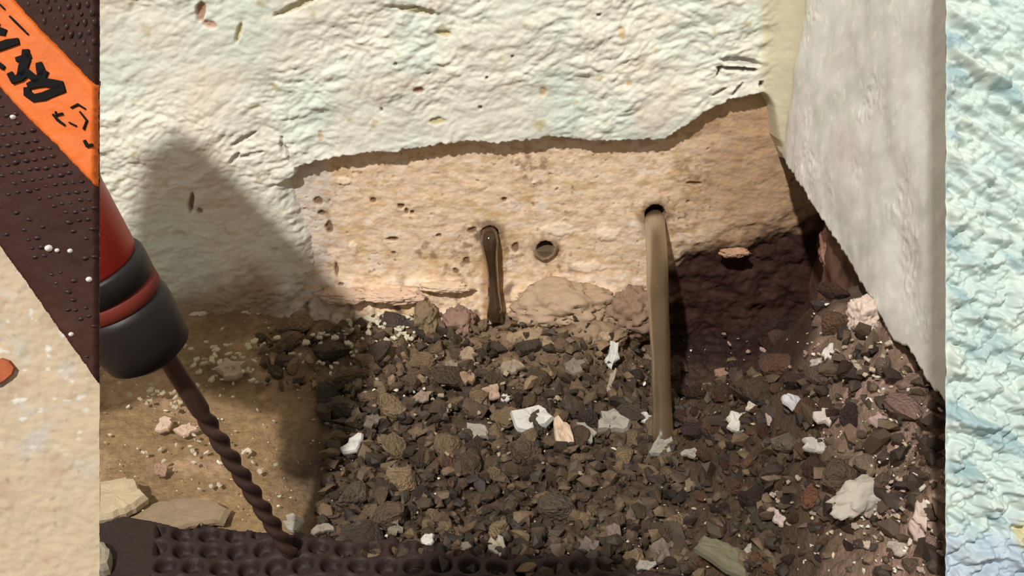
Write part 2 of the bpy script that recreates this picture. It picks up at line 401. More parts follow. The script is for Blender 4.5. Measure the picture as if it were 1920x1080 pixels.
cf = mix(cf, lin(164, 134, 120), bank * smooth(0.05, 0.35, fbm(X * 24, Y * 24, 4, 86)) * 0.8)
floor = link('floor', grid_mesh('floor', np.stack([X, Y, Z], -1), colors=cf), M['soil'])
tag(floor, 'dark rubble-strewn dirt floor at the foot of the wall', None, None, 'structure')

# ------------------------------------------------------------------ bluish stucco pier at the right (a sloping buttress)
DB = 0.472
us = np.arange(1773, 2110, 2.6) ; vs_ = np.arange(-330, 1500, 2.6)
U, V_ = np.meshgrid(us, vs_)
Pt = CAM + AX * DB + RT * ((U - 960) / F * DB)[..., None] + UP * ((540 - V_) / F * DB)[..., None]
s1 = 0.83 * U + 0.55 * V_; s2 = -0.55 * U + 0.83 * V_                # along, across the streaks
tilt = smooth(300, 600, V_)
q1 = U * (1 - tilt) * 0 + s1; q2 = s2
ru = (0.0095 * fbm(q1 / 190, q2 / 55, 4, 90, bill=True) * (1 - 0.5 * tilt) + 0.0095 * fbm(U / 62, V_ / 50, 3, 91, bill=True) * (0.45 + 0.55 * tilt) + 0.0012 * fbm(U / 16, V_ / 16, 2, 92))
ru *= smooth(0, 10, U - 1773) * 0.85 + 0.15
Pt = Pt - AX * ru[..., None]
cb = lin(186, 200, 194) * np.ones(U.shape + (1,))
cb = mix(cb, lin(136, 164, 170), smooth(0.02, 0.32, -fbm(q1 / 190, q2 / 55, 3, 90)) * 0.75)
cb = mix(cb, lin(196, 206, 196), smooth(0.0, 0.4, fbm(U / 120, V_ / 90, 3, 93)))
cb = mix(cb, lin(168, 180, 194), smooth(960, 1040, V_ + 60 * fbm(U / 60, V_ / 60, 2, 94)) * 0.8)
cb = mix(cb, lin(196, 186, 132), smooth(24, 8, np.hypot(U - 1918, (V_ - 1000) * 0.6)) * 0.8)
buttress = link('trim_1', grid_mesh('trim_1', Pt, colors=cb, flip=True), M['stucco'])
tag(buttress, 'pale bluish lumpy stucco buttress standing against the side wall', None, None, 'structure')
# its side and body
bm = bmesh.new()
def bpt(px_, py_, back): return Vector(CAM + AX * (DB + back) + RT * ((px_ - 960) / F * (DB + back * 1.2)) + UP * ((540 - py_) / F * DB))
c8 = [bpt(a, b, k) for k in (0.0005, 0.05) for a, b in ((1773, -330), (2107, -330), (2107, 1500), (1773, 1500))]
vsb = [bm.verts.new(c) for c in c8]
for f in ((4, 5, 6, 7), (0, 1, 5, 4), (1, 2, 6, 5), (2, 3, 7, 6), (3, 0, 4, 7)): bm.faces.new([vsb[i] for i in f])
body = link('buttress_core', bm_mesh('buttress_core', bm), material('stucco_core', lin(206, 214, 206), var=0.06, bump=0.4, bscale=300), buttress)

# ------------------------------------------------------------------ propped board with a woven sack over it, at the left
DL = 0.20; KL = DL / 0.30
def lp(px_, py_, off=0.0):      # a point of the board's plane, off metres in front of it
    off = off * KL
    return Vector(CAM + AX * (DL - off) + RT * ((px_ - 960) / F * (DL - (off if off < 0 else 0) * 1.15)) + UP * ((540 - py_) / F * DL))
LX, LT, LB = -900, -14, 5200
foot_ = lp(-100, LB, 0)
board = empty('plaster_board', (foot_.x, foot_.y, foot_.z))
def to_local(o, root): o.parent = root; o.matrix_parent_inverse = Matrix.Translation(root.location).inverted(); return o
us = np.concatenate([np.arange(LX, -10, 30), np.arange(-10, 188, 3.0), [187]]); vs_ = np.concatenate([np.arange(LT, 1090, 3.0), np.arange(1090, LB + 1, 40)])
U, V_ = np.meshgrid(us, vs_)
ru = (0.0007 * fbm(U / 60, V_ / 60, 4, 100) + 0.0005 * fbm(U / 18, V_ / 14, 3, 101)) * KL
Pt = CAM + AX * (DL - ru)[..., None] + RT * ((U - 960) / F * DL)[..., None] + UP * ((540 - V_) / F * DL)[..., None]
cl = lin(178, 160, 134) * np.ones(U.shape + (1,))
cl = mix(cl, lin(176, 166, 154), smooth(0.0, 0.4, fbm(U / 90, V_ / 70, 4, 102)) * smooth(960, 800, V_))
cl = mix(cl, lin(166, 140, 118), smooth(0.15, 0.45, fbm(U / 80, V_ / 60, 4, 103)) * 0.7)
cl = mix(cl, lin(200, 196, 186), smooth(0.32, 0.5, fbm(U / 30, V_ / 18, 3, 104)) * smooth(880, 800, V_))
cl = mix(cl, lin(142, 126, 106), smooth(0.40, 0.6, fbm(U / 22, V_ / 18, 3, 105)) * 0.6)
to_local(link('face', grid_mesh('face', Pt, colors=cl, flip=True), M['board']), board)
bm = bmesh.new()
vsb = [bm.verts.new(lp(a, b, -k)) for k in (0.0, 0.012) for a, b in ((LX, LT), (187, LT), (187, LB), (LX, LB))]
for f in ((4, 5, 6, 7), (0, 1, 5, 4), (1, 2, 6, 5), (2, 3, 7, 6), (3, 0, 4, 7)): bm.faces.new([vsb[i] for i in f])
to_local(link('core', bm_mesh('core', bm), material('board_core', lin(190, 172, 146), var=0.1, bump=0.3, bscale=300)), board)
# a batten props it from behind
bm = bmesh.new()
t0 = lp(-700, 60, -0.013); t1 = Vector((t0.x - 0.10, t0.y + 0.16, 0.0))
dv = (t1 - t0).normalized(); sx = Vector((1, 0, 0)); sy = dv.cross(sx).normalized()
ring = lambda p: [bm.verts.new(p + sx * a * 0.012 + sy * b * 0.012) for a, b in ((-1, -1), (1, -1), (1, 1), (-1, 1))]
r0, r1 = ring(t0), ring(t1)
bm.faces.new(r0); bm.faces.new(r1[::-1])
for i in range(4): bm.faces.new([r0[i], r0[(i + 1) % 4], r1[(i + 1) % 4], r1[i]])
to_local(link('prop', bm_mesh('prop', bm), M['wood']), board)
tag(board, 'beige smudged plaster board propped upright at the left edge of the picture', 'board')
# terracotta chip stuck on the board: a thing of its own
def plate_lp(pts, z0, z1, name, m, parent=None, root=None):
    bm = bmesh.new()
    t = [bm.verts.new(lp(a, b, z1)) for a, b in pts]; g = [bm.verts.new(lp(a, b, z0)) for a, b in pts]
    bm.faces.new(t); bm.faces.new(g[::-1]); n = len(pts)
    for i in range(n): bm.faces.new([t[i], t[(i + 1) % n], g[(i + 1) % n], g[i]])
    bmesh.ops.recalc_face_normals(bm, faces=bm.faces)
    o = link(name, bm_mesh(name, bm), m)
    if root is not None: to_local(o, root)
    return o
ch = plate_lp([(-25, 690), (-10, 676), (8, 671), (22, 676), (32, 688), (28, 700), (14, 712), (2, 719), (-18, 724)], -0.0005, 0.0022, 'terracotta_chip', material('terracotta', lin(160, 84, 52), var=0.25, scale=300, bump=0.4))
tag(ch, 'small orange terracotta chip stuck on the beige board', 'chip')

# the sack
sack = empty('woven_sack', tuple(lp(120, 300, 0.0)))
cloth_pts = [(-40, -13), (187, -13), (187, 720), (150, 668), (100, 600), (50, 528), (0, 460), (-40, 405)]
def cloth_grid(poly, name, m, off, amp, seed, root):
    us = np.arange(min(p[0] for p in poly), max(p[0] for p in poly) + 4, 4.0); us[-1] = max(p[0] for p in poly)
    vv = np.arange(min(p[1] for p in poly), max(p[1] for p in poly) + 4, 4.0)
    U, V_ = np.meshgrid(us, vv)
    sd = sdist(poly, U, V_) + 2.0 * fbm(U / 14, V_ / 14, 2, seed)
    ins = smooth(3, -5, sd)
    ru = off * ins - 0.0008 * (1 - ins) + amp * fbm(U / 45, V_ / 45, 3, seed + 1) * ins
    ru = ru * KL
    Pt = CAM + AX * (DL - ru)[..., None] + RT * ((U - 960) / F * DL)[..., None] + UP * ((540 - V_) / F * DL)[..., None]
    return to_local(link(name, grid_mesh(name, Pt, keep=sd < 5, flip=True), m), root)
cloth_grid(cloth_pts, 'cloth', M['weave_board'], 0.0022, 0.0006, 110, sack)
band = cloth_grid([(-40, 125), (0, 162), (60, 228), (110, 275), (150, 318), (187, 356), (187, 163), (140, 112), (95, 68), (60, 30), (28, -6), (20, -13), (-40, -13)],
                  'printed_band', M['orange'], 0.0034, 0.0005, 120, sack)
band['label'] = 'bright orange woven band with black lettering'
def stroke(pts, wd, name, root, parent):
    # flat printed stroke laid just over the band
    pts = [Vector((a / 3.0, b / 3.0, 0)) for a, b in pts]; bm = bmesh.new(); L = []; Rr = []
    for i, p in enumerate(pts):
        d = (pts[min(i + 1, len(pts) - 1)] - pts[max(i - 1, 0)]); d = d / (d.length or 1)
        n = Vector((-d.y, d.x, 0)) * wd / 6.0
        if i in (0, len(pts) - 1): n *= 0.7
        L.append(p + n); Rr.append(p - n)
    z1, z0 = 0.0042, 0.0030
    lt = [bm.verts.new(lp(q.x, q.y, z1)) for q in L]; rt = [bm.verts.new(lp(q.x, q.y, z1)) for q in Rr]
    lb = [bm.verts.new(lp(q.x, q.y, z0)) for q in L]; rb = [bm.verts.new(lp(q.x, q.y, z0)) for q in Rr]
    for i in range(len(pts) - 1):
        bm.faces.new([lt[i], lt[i + 1], rt[i + 1], rt[i]]); bm.faces.new([lt[i], lb[i], lb[i + 1], lt[i + 1]]); bm.faces.new([rt[i], rt[i + 1], rb[i + 1], rb[i]])
    bm.faces.new([lt[0], rt[0], rb[0], lb[0]]); bm.faces.new([lt[-1], lb[-1], rb[-1], rt[-1]])
    o = link(name, bm_mesh(name, bm), M['ink']); to_local(o, root)
    o.parent = parent; o.matrix_parent_inverse = Matrix.Identity(4)
    return o
S = lambda pts, wd: stroke(pts, wd, 'letter_stroke', sack, band)
S([(185, 505), (190, 540), (225, 566), (280, 555), (330, 535), (385, 512), (375, 492), (330, 484), (285, 478), (230, 485), (190, 500)], 46)
S([(90, 425), (112, 465), (150, 448), (190, 425), (235, 462), (275, 440), (292, 412)], 46)
S([(180, 295), (182, 350), (165, 395), (150, 440)], 52); S([(125, 352), (180, 340), (210, 330)], 36); S([(252, 368), (262, 405), (262, 440)], 46)
S([(-10, 305), (30, 280), (80, 262), (140, 248)], 46); S([(-10, 165), (20, 190), (70, 202)], 50); S([(28, 372), (45, 390), (60, 398)], 30); S([(0, 140), (30, 160)], 30)
S([(505, 800), (520, 830), (550, 825)], 20); S([(330, 655), (360, 690), (395, 715)], 15); S([(430, 620), (470, 600), (510, 625)], 12); S([(345, 640), (350, 660), (385, 650)], 13); S([(480, 640), (520, 690), (500, 740)], 12); S([(420, 700), (460, 720)], 12); S([(20, 30), (60, 70)], 13); S([(90, 110), (120, 140), (190, 210)], 13)
# strands of the weave
def lens(name, a, b, h, seg=8):
    V = [(0, 0, h)]; Fc = []
    for k in range(seg):
        t = 2 * math.pi * k / seg; V.append((a * 0.62 * math.cos(t), b * 0.62 * math.sin(t), h * 0.75))
    for k in range(seg):
        t = 2 * math.pi * k / seg; V.append((a * math.cos(t), b * math.sin(t), -h * 0.3))
    for k in range(seg):
        k2 = (k + 1) % seg
        Fc.append((0, 1 + k, 1 + k2)); Fc.append((1 + k, 1 + seg + k, 1 + seg + k2, 1 + k2))
    return raw_mesh(name, V, Fc)
rnd = random.Random(3)
lm = lens('strand', 0.0011 * KL, 0.00055 * KL, 0.0006 * KL); lm.materials.append(M['strand'])
BASIS = Matrix(((RT[0], UP[0], -AX[0]), (RT[1], UP[1], -AX[1]), (RT[2], UP[2], -AX[2])))
cnt = 0
for i in range(-30, 60):
    for j in range(-30, 60):
        a = 10 + i * 17.0 + j * 7 + rnd.uniform(-2, 2); b = 20 + j * 17.0 - i * 3 + rnd.uniform(-2, 2)
        if not (-4 < a < 183 and -4 < b < 690): continue
        up_ = (b - 163) < (a - 187) * 1.04 - 14                       # above the band
        lowb = (b - 356) > (a - 187) * 1.03 + 12 and (b - 720) < (a - 187) * 1.39 - 22
        if not (up_ or lowb): continue
        dust = lowb and b > 330 + 0.6 * a and rnd.random() < 0.72       # worn smooth, dusty part
        if dust: continue
        cnt += 1
        if cnt > 290: break
        o = link('strand', lm); o.parent = sack
        Rm = BASIS @ Matrix.Rotation(math.radians(rnd.uniform(-10, 20) + (70 if up_ else 0)), 3, 'Z') @ Matrix.Diagonal((rnd.uniform(0.7, 1.3),) * 3)
        o.matrix_parent_inverse = Matrix.Translation(sack.location).inverted()
        o.matrix_basis = Matrix.Translation(lp(a, b, 0.0024)) @ Rm.to_4x4()
tag(sack, 'maroon woven sack with an orange lettered band draped over the beige board', 'sack')
# crumbs caught on the sack
cm_ = lens('plaster_crumb', 0.0008 * KL, 0.0007 * KL, 0.0008 * KL); cm_.materials.append(material('crumb_white', lin(222, 214, 206), var=0.1, scale=300))
for a, b, s in ((98, 466, 1.5), (114, 470, 0.9), (138, 471, 1.0), (173, 524, 1.2), (140, 626, 1.0), (32, 222, 1.1)):
    o = link('plaster_crumb', cm_); o.location = lp(a, b, 0.0026); o.rotation_euler = BASIS.to_euler(); o.scale = (s,) * 3
    tag(o, 'tiny white crumb caught on the maroon woven sack', 'crumb', 'crumbs on the sack')

# ------------------------------------------------------------------ drill
TIP = Vector(on_floor(556, 1066)); TIP.z += 0.008
CH = Vector(at_depth(303, 654, 0.625))
ax = (CH - TIP); BL = ax.length; ax.normalize()
xv = Vector((0, 1, 0)).cross(ax).normalized(); yv = ax.cross(xv).normalized()
DR = Matrix(((xv.x, yv.x, ax.x), (xv.y, yv.y, ax.y), (xv.z, yv.z, ax.z))).to_4x4()
drill = empty('rotary_drill', TIP); drill.matrix_world = Matrix.Translation(TIP) @ DR
def lathe(name, prof, m, parent, seg=40, off=(0, 0), flat=1.0):
    V = []; Fc = []
    for r, z in prof:
        for k in range(seg):
            t = 2 * math.pi * k / seg; V.append((off[0] + r * math.cos(t), off[1] + r * math.sin(t) * flat, z))
    n = len(prof)
    for i in range(n - 1):
        for k in range(seg):
            k2 = (k + 1) % seg; Fc.append((i * seg + k, i * seg + k2, (i + 1) * seg + k2, (i + 1) * seg + k))
    Fc.append(tuple(range(seg))[::-1]); Fc.append(tuple((n - 1) * seg + k for k in range(seg)))
    return link(name, raw_mesh(name, V, Fc), m, parent)
# twisted bit with two flutes
V = []; Fc = []; seg = 20; nz = 150
for i in range(nz + 1):
    z = BL * i / nz; tw = -z * 2 * math.pi / 0.034
    tp = min(1, z / 0.010 + 0.05); shank = smooth(0.70 * BL, 0.76 * BL, z)
    for k in range(seg):
        t = 2 * math.pi * k / seg
        r = (0.0062 - (0.0026 * (0.5 + 0.5 * math.cos(2 * t)) ** 1.5) * (1 - shank)) * tp
        V.append((r * math.cos(t + tw), r * math.sin(t + tw), z))
for i in range(nz):
    for k in range(seg):
        k2 = (k + 1) % seg; Fc.append((i * seg + k, i * seg + k2, (i + 1) * seg + k2, (i + 1) * seg + k))
bit = link('drill_bit', raw_mesh('drill_bit', V, Fc), M['steel'], drill); bit['label'] = 'long dark twisted masonry bit'
B = BL
OX, OY = -0.008, 0.0
lathe('chuck', [(0.010, B - 0.008), (0.018, B - 0.004), (0.0265, B + 0.002), (0.0290, B + 0.014), (0.0290, B + 0.036), (0.0270, B + 0.042)], M['black'], drill, off=(OX, OY))
lathe('chuck_ring', [(0.0265, B + 0.041), (0.0282, B + 0.043), (0.0282, B + 0.050), (0.0265, B + 0.052)], M['dullred'], drill, off=(OX, OY))
lathe('collar', [(0.0258, B + 0.051), (0.0285, B + 0.053), (0.0290, B + 0.062), (0.0290, B + 0.066), (0.028, B + 0.068)], M['black'], drill, off=(OX, OY))
def box(name, lo_, hi, m, parent, bev=0.006):
    bm = bmesh.new(); bmesh.ops.create_cube(bm, size=1)
    for v in bm.verts:
        v.co = Vector([lo_[i] + (v.co[i] + 0.5) * (hi[i] - lo_[i]) for i in range(3)])
    bmesh.ops.bevel(bm, geom=bm.edges[:], offset=bev, segments=3, affect='EDGES')
    return link(name, bm_mesh(name, bm, True), m, parent)
lathe('gear_housing', [(0.0275, B + 0.066), (0.0300, B + 0.070), (0.032, B + 0.110), (0.037, B + 0.15), (0.042, B + 0.18), (0.042, B + 0.205), (0.034, B + 0.215)], M['red'], drill, off=(OX - 0.004, OY))
def prism(name, pts, hy, m, parent, bev=0.010):
    bm = bmesh.new(); a = [bm.verts.new((x, -hy, z)) for x, z in pts]; b = [bm.verts.new((x, hy, z)) for x, z in pts]; n = len(pts)
    bm.faces.new(a); bm.faces.new(b[::-1])
    for k in range(n): bm.faces.new([a[k], b[k], b[(k + 1) % n], a[(k + 1) % n]])
    bmesh.ops.recalc_face_normals(bm, faces=bm.faces)
    bmesh.ops.bevel(bm, geom=bm.edges[:], offset=bev, segments=3, affect='EDGES')
    return link(name, bm_mesh(name, bm, True), m, parent)
prism('motor_housing', [(-0.050, B + 0.16), (0.020, B + 0.20), (0.012, B + 0.27), (-0.026, B + 0.39), (-0.064, B + 0.50), (-0.118, B + 0.475), (-0.165, B + 0.40), (-0.120, B + 0.24)], 0.042, M['red'], drill)  # housing, handle and battery: out of view, shaped to throw the shadow on the plaster
prism('handle', [(-0.106, B + 0.470), (-0.072, B + 0.490), (-0.086, B + 0.515), (-0.125, B + 0.495)], 0.020, M['black'], drill, 0.007)
prism('battery', [(-0.112, B + 0.23), (-0.152, B + 0.385), (-0.245, B + 0.345), (-0.215, B + 0.20)], 0.038, M['black'], drill)
tag(drill, 'red and black rotary drill with a long bit pointing down into the rubble', 'drill')

# ------------------------------------------------------------------ water
def stream(name, path, radii, m, seg=20, wob=0.0, flat=0.8):
    V = []; Fc = []; n = len(path)
    for i in range(n):
        d = (path[min(i + 1, n - 1)] - path[max(i - 1, 0)]).normalized()
        sx = Vector((1, 0, 0)); sy = d.cross(sx).normalized(); sx = sy.cross(d).normalized()
        for k in range(seg):
            t = 2 * math.pi * k / seg
            r = radii[i] * (1 + wob * mnoise.noise(Vector((math.cos(t) * 1.3, math.sin(t) * 1.3, i * 0.12))))
            V.append(path[i] + sx * r * math.cos(t) + sy * r * math.sin(t) * flat)
    for i in range(n - 1):
        for k in range(seg):
            k2 = (k + 1) % seg; Fc.append((i * seg + k, (i + 1) * seg + k, (i + 1) * seg + k2, i * seg + k2))
    Fc.append(tuple(range(seg))); Fc.append(tuple((n - 1) * seg + k for k in range(seg))[::-1])
    return link(name, raw_mesh(name, V, Fc), m)
pe = on_floor(1244, 826)
path = [Vector(on_y(1228, 404, 0.014)), Vector(on_y(1228, 407, 0.004))]; rad = [0.0080, 0.0088]
for i in range(0, 61):
    t = i / 60
    path.append(Vector(on_y(1229 + 15 * t, 411 + 415 * t, -0.004 + (pe[1] - 0.004) * t ** 0.75))); rad.append(0.0098 - 0.0010 * t + 0.0005 * math.sin(7 * t))
path[-1].z -= 0.006
ws = stream('water_stream', path, rad, M['water'], wob=0.10)
tag(ws, 'long murky water jet pouring from the right drill hole down to the rubble', 'water')
h1 = on_y(918, 440, 0.0)
pp = [(918, 436, 0.010), (918, 438, 0.002), (918, 443, -0.0035), (919, 455, -0.007), (920, 470, -0.009), (922, 490, -0.011), (924, 510, -0.013), (925, 530, -0.016), (926, 550, -0.020), (927, 575, -0.026), (928, 605, -0.034)]
rr = [0.0080, 0.0088, 0.0096, 0.0094, 0.0082, 0.0066, 0.0058, 0.0056, 0.0060, 0.0068, 0.0080]
path = [Vector(on_y(a, b, c_)) for a, b, c_ in pp]
ws2 = stream('water_stream', path, rr, M['water_dark'], wob=0.16, flat=0.95)
tag(ws2, 'short dark water trickle bulging out of the left drill hole', 'water')

# ------------------------------------------------------------------ rubble
def stone_mesh(seed, flat=0.7):
    r = random.Random(seed); bm = bmesh.new(); bmesh.ops.create_icosphere(bm, subdivisions=2, radius=1.0)
    planes = []
    for k in range(13):
        n = Vector((r.gauss(0, 1), r.gauss(0, 1), r.gauss(0, 1))).normalized(); planes.append((n, r.uniform(0.42, 0.78)))
    sc = (r.uniform(0.85, 1.25), r.uniform(0.75, 1.0), r.uniform(flat - 0.1, flat + 0.15))
    for v in bm.verts:
        for n, d in planes:
            e = v.co.dot(n) - d
            if e > 0: v.co -= n * e
        v.co *= 1 + 0.14 * mnoise.noise(v.co * 2.3 + Vector((seed * 3.1, 0, 0)))
        v.co = Vector((v.co.x * sc[0], v.co.y * sc[1], v.co.z * sc[2]))
    me = bm_mesh('stone', bm, False); me.materials.append(M['stone'])
    return me
stones = [stone_mesh(100 + k) for k in range(14)]
def flake_mesh(seed, pts=None, rx=1.0, ry=0.7, th=0.25, n=10, jit0=0.10):
    """a broken plate: irregular outline, crumbled rim, lumpy top"""
    r = random.Random(seed)
    if pts is None:
        pts = []; n = n + 3
        for k in range(n):
            t = 2 * math.pi * (k + r.uniform(-0.35, 0.35)) / n; q = r.uniform(0.52, 1.14)
            pts.append((rx * q * math.cos(t), ry * q * math.sin(t)))
    V = []; Fc = []; m = len(pts); cx = sum(p[0] for p in pts) / m; cy = sum(p[1] for p in pts) / m
    rings = ((1.0, -0.5), (1.04, 0.0), (0.94, 0.46), (0.6, 0.55), (0.28, 0.5))
    for q, h in rings:
        for a, b in pts:
            jit = r.uniform(-jit0, jit0) if q < 1.0 else 0
            V.append((cx + (a - cx) * q, cy + (b - cy) * q, th * (h + jit * 2.2)))
    V.append((cx, cy, th * 0.55)); V.append((cx, cy, -th * 0.5))
    for i in range(len(rings) - 1):
        for k in range(m):
            k2 = (k + 1) % m; Fc.append((i * m + k, i * m + k2, (i + 1) * m + k2, (i + 1) * m + k))
    L0 = (len(rings) - 1) * m; ct = len(V) - 2; cbm = len(V) - 1
    for k in range(m):
        k2 = (k + 1) % m; Fc.append((L0 + k, L0 + k2, ct)); Fc.append((k2, k, cbm))
    me = raw_mesh('plaster_flake', V, Fc, False); me.materials.append(M['flake'])
    return me
def shade(c, r, k=0.15):
    f = 1 + r.uniform(-k, k); return (c[0] * f, c[1] * f, c[2] * f, 1)
def spot(px_, py_):
    p = on_floor(px_, py_); return Vector((p[0], p[1], fh(p[0], p[1])))
def scale_at(px_, py_):
    p = on_floor(px_, py_); return float((p - CAM) @ AX) / F              # metres per pixel there
def face_up(px_, tilt, rz): return (math.radians(tilt), 0, math.radians(rz))

# the flakes and chunks one can pick out: centre, width, height (pixels), roll, colour, thickness share, name, label
creamw = lin(214, 204, 184); white = lin(204, 198, 186); peach = lin(216, 178, 136); tanc = lin(160, 130, 96); pinkc = lin(178, 142, 128); gy = lin(160, 150, 130)
BIG = [
 (997, 797, 84, 44, 8, white, 'plaster_flake', 'wide whitish plaster flake in the middle of the rubble'),
 (893, 822, 62, 26, -42, gy, 'plaster_flake', 'long grey-white flake slanting left of the wide whitish flake'),
 (1052, 822, 44, 66, 15, peach, 'plaster_flake', 'peach triangular flake right of the wide whitish flake'),
 (1146, 808, 62, 46, -25, gy, 'plaster_flake', 'angular grey-white flake left of the foot of the water jet'),
 (1098, 822, 34, 38, 40, gy, 'plaster_flake', 'small grey flake beside the peach triangular flake'),
 (1210, 795, 30, 20, -30, white, 'plaster_flake', 'small oval white flake just left of the water jet'),
 (1238, 850, 60, 36, 22, gy, 'plaster_flake', 'grey-white chunk right under the foot of the water jet'),
 (1298, 862, 46, 18, 5, gy, 'plaster_flake', 'thin grey flake right of the foot of the water jet'),
 (1381, 808, 52, 36, 30, creamw, 'plaster_flake', 'bright cream flake right of the water jet, larger of a pair'),
 (1409, 776, 28, 26, 0, lin(214, 192, 160), 'plaster_flake', 'small cream flake behind the bright cream flake'),
 (1439, 790, 16, 36, 0, pinkc, 'plaster_flake', 'narrow pink flake standing right of the cream pair'),
 (1486, 771, 44, 38, 40, lin(196, 188, 190), 'plaster_flake', 'lilac-white flake on the dark slope at the right'),
 (1548, 796, 52, 28, -10, lin(206, 182, 164), 'plaster_flake', 'crumbled pinkish cream flake right of the lilac-white flake'),
 (1527, 850, 58, 30, 12, lin(186, 178, 164), 'plaster_flake', 'ragged pale flake on the right slope above the white lump'),
 (1724, 974, 36, 56, -10, lin(214, 182, 160), 'plaster_flake', 'pinkish white upright flake near the bluish buttress'),
 (1648, 806, 40, 36, 20, lin(196, 150, 136), 'plaster_flake', 'flat pink flake high on the right slope'),
 (1148, 676, 26, 54, -10, lin(206, 206, 192), 'plaster_flake', 'upright white flake left of the middle of the water jet'),
 (1134, 637, 28, 24, 0, lin(190, 150, 104), 'plaster_flake', 'small round tan lump above the upright white flake'),
 (1144, 728, 14, 58, -22, lin(170, 146, 116), 'plaster_flake', 'thin tan sliver below the upright white flake'),
 (658, 725, 40, 62, 5, lin(112, 96, 66), 'plaster_flake', 'olive-grey upright slab left of the rubble middle'),
 (792, 754, 54, 18, 38, lin(160, 130, 102), 'plaster_flake', 'thin tan sliver slanting in the dark rubble'),
 (923, 746, 38, 24, 5, lin(186, 146, 108), 'plaster_flake', 'tan flake with turned-up ends in the rubble middle'),
 (948, 756, 18, 14, -30, white, 'plaster_flake', 'tiny white flake touching the tan flake with turned-up ends'),
 (875, 677, 44, 26, -8, lin(168, 134, 96), 'plaster_flake', 'smooth tan lump below the left water trickle'),
 (874, 719, 36, 26, 10, lin(166, 122, 80), 'plaster_flake', 'orange-tan lump below the smooth tan lump'),
 (438, 708, 56, 42, 18, lin(190, 158, 118), 'plaster_flake', 'tan stone among white chips right of the drill chuck'),
 (312, 809, 34, 32, -20, peach, 'plaster_flake', 'peach flake left of the drill bit, left of a pair'),
 (351, 817, 44, 24, -8, lin(214, 168, 130), 'plaster_flake', 'peach flake left of the drill bit, right of a pair'),
 (302, 893, 28, 24, 0, lin(176, 128, 92), 'plaster_flake', 'round pinkish pebble on the brown dust left of the bit'),
 (935, 1040, 36, 42, 10, lin(168, 152, 122), 'plaster_flake', 'pale chunk at the edge of the dark woven mat'),
 (662, 845, 36, 38, -35, white, 'plaster_flake', 'pale wedge-shaped flake at the left end of the rubble'),
 (1238, 1046, 40, 36, 0, lin(120, 98, 84), 'plaster_flake', 'rounded grey-brown lump at the front of the rubble'),
 (1212, 1072, 44, 20, 10, gy, 'plaster_flake', 'pale flake in front of the rounded grey-brown lump'),
 (1552, 672, 26, 30, -20, creamw, 'plaster_flake', 'white shard at the edge of the dark corner'),
 (1528, 690, 34, 12, 25, lin(180, 160, 140), 'plaster_flake', 'thin sliver beside the white shard of the dark corner'),
 (1372, 701, 24, 22, 40, lin(170, 146, 124), 'plaster_flake', 'small pale flake on dark soil right of the water jet'),
 (1350, 710, 32, 18, 8, lin(164, 116, 80), 'plaster_flake', 'orange-tan flake on dark soil right of the water jet'),
 (1267, 684, 14, 14, 0, creamw, 'plaster_flake', 'tiny white chip touching the right side of the water jet'),
 (1718, 1015, 30, 40, 20, lin(206, 170, 150), 'plaster_flake', 'crumbly pink lump in front of the upright pinkish flake'),
 (1680, 1040, 40, 26, 20, lin(196, 168, 146), 'plaster_flake', 'crumbly beige lump at the lower right of the slope'),
 (1622, 1037, 18, 16, 0, lin(206, 178, 140), 'plaster_flake', 'small round cream pebble below the big white lump'),
 (1458, 985, 26, 26, 10, lin(196, 168, 152), 'plaster_flake', 'pink-white flake left of the reddish lump'),
 (552, 992, 50, 24, -50, gy, 'plaster_flake', 'grey-white wedge at the edge of the mat beside the bit'),
 (605, 1003, 46, 20, 12, lin(150, 136, 108), 'plaster_flake', 'olive-beige flake behind the mat, just right of the bit tip'),
 (690, 1006, 60, 18, -6, lin(156, 140, 110), 'plaster_flake', 'long beige flake lying along the back edge of the mat'),
 (742, 1000, 30, 26, 25, lin(136, 122, 96), 'plaster_flake', 'squarish olive flake at the right end of the long beige flake'),
 (803, 1022, 30, 24, -30, white, 'plaster_flake', 'small white flake at the back edge of the mat'),
 (862, 1036, 54, 16, 8, lin(150, 132, 106), 'plaster_flake', 'thin beige flake left of the pale chunk by the mat'),
 (1100, 1035, 50, 26, 15, lin(120, 98, 84), 'plaster_flake', 'grey-brown flake in the front rubble left of the rounded lump'),
 (1150, 1010, 34, 40, 5, lin(132, 104, 88), 'plaster_flake', 'upright brown flake in the front rubble'),
 (845, 700, 30, 22, -20, lin(150, 124, 92), 'plaster_flake', 'dull tan flake left of the orange-tan lump'),
 (960, 700, 46, 30, 20, lin(160, 134, 104), 'plaster_flake', 'dull tan flake below the lower mortar lump'),
 (1075, 700, 44, 32, -15, lin(140, 118, 92), 'plaster_flake', 'dull brown flake left of the thin tan upright sliver'),
 (700, 800, 40, 22, 40, lin(120, 102, 80), 'plaster_flake', 'dull brown flake in the left part of the dark rubble'),
 (740, 845, 44, 26, 10, lin(130, 112, 90), 'plaster_flake', 'dull grey-brown flake right of the pale wedge-shaped flake'),
 (1405, 1050, 22, 30, 0, gy, 'plaster_flake', 'small grey flake behind the olive slab'),
]
for i, (a, b, ww, hh, rz, c, nm, lab) in enumerate(BIG):
    s = scale_at(a, b); p = spot(a, b)
    rx, ry = ww * s / 2, hh * s / 2 * 1.35
    me = flake_mesh(300 + i, rx=rx, ry=ry, th=min(rx, ry) * 0.55, n=11)
    o = link(nm, me); g_ = float(np.mean(c)); c = (np.array(c) * 0.62 + g_ * 0.38) * 0.94; o.location = p + Vector((0, 0, min(rx, ry) * 0.30 + 0.004)); o.color = (*c, 1)
    o.rotation_euler = (math.radians(18), math.radians(((i * 37) % 17) - 8), math.radians(rz)); tag(o, lab, 'flake', 'single plaster flakes and lumps on the rubble')

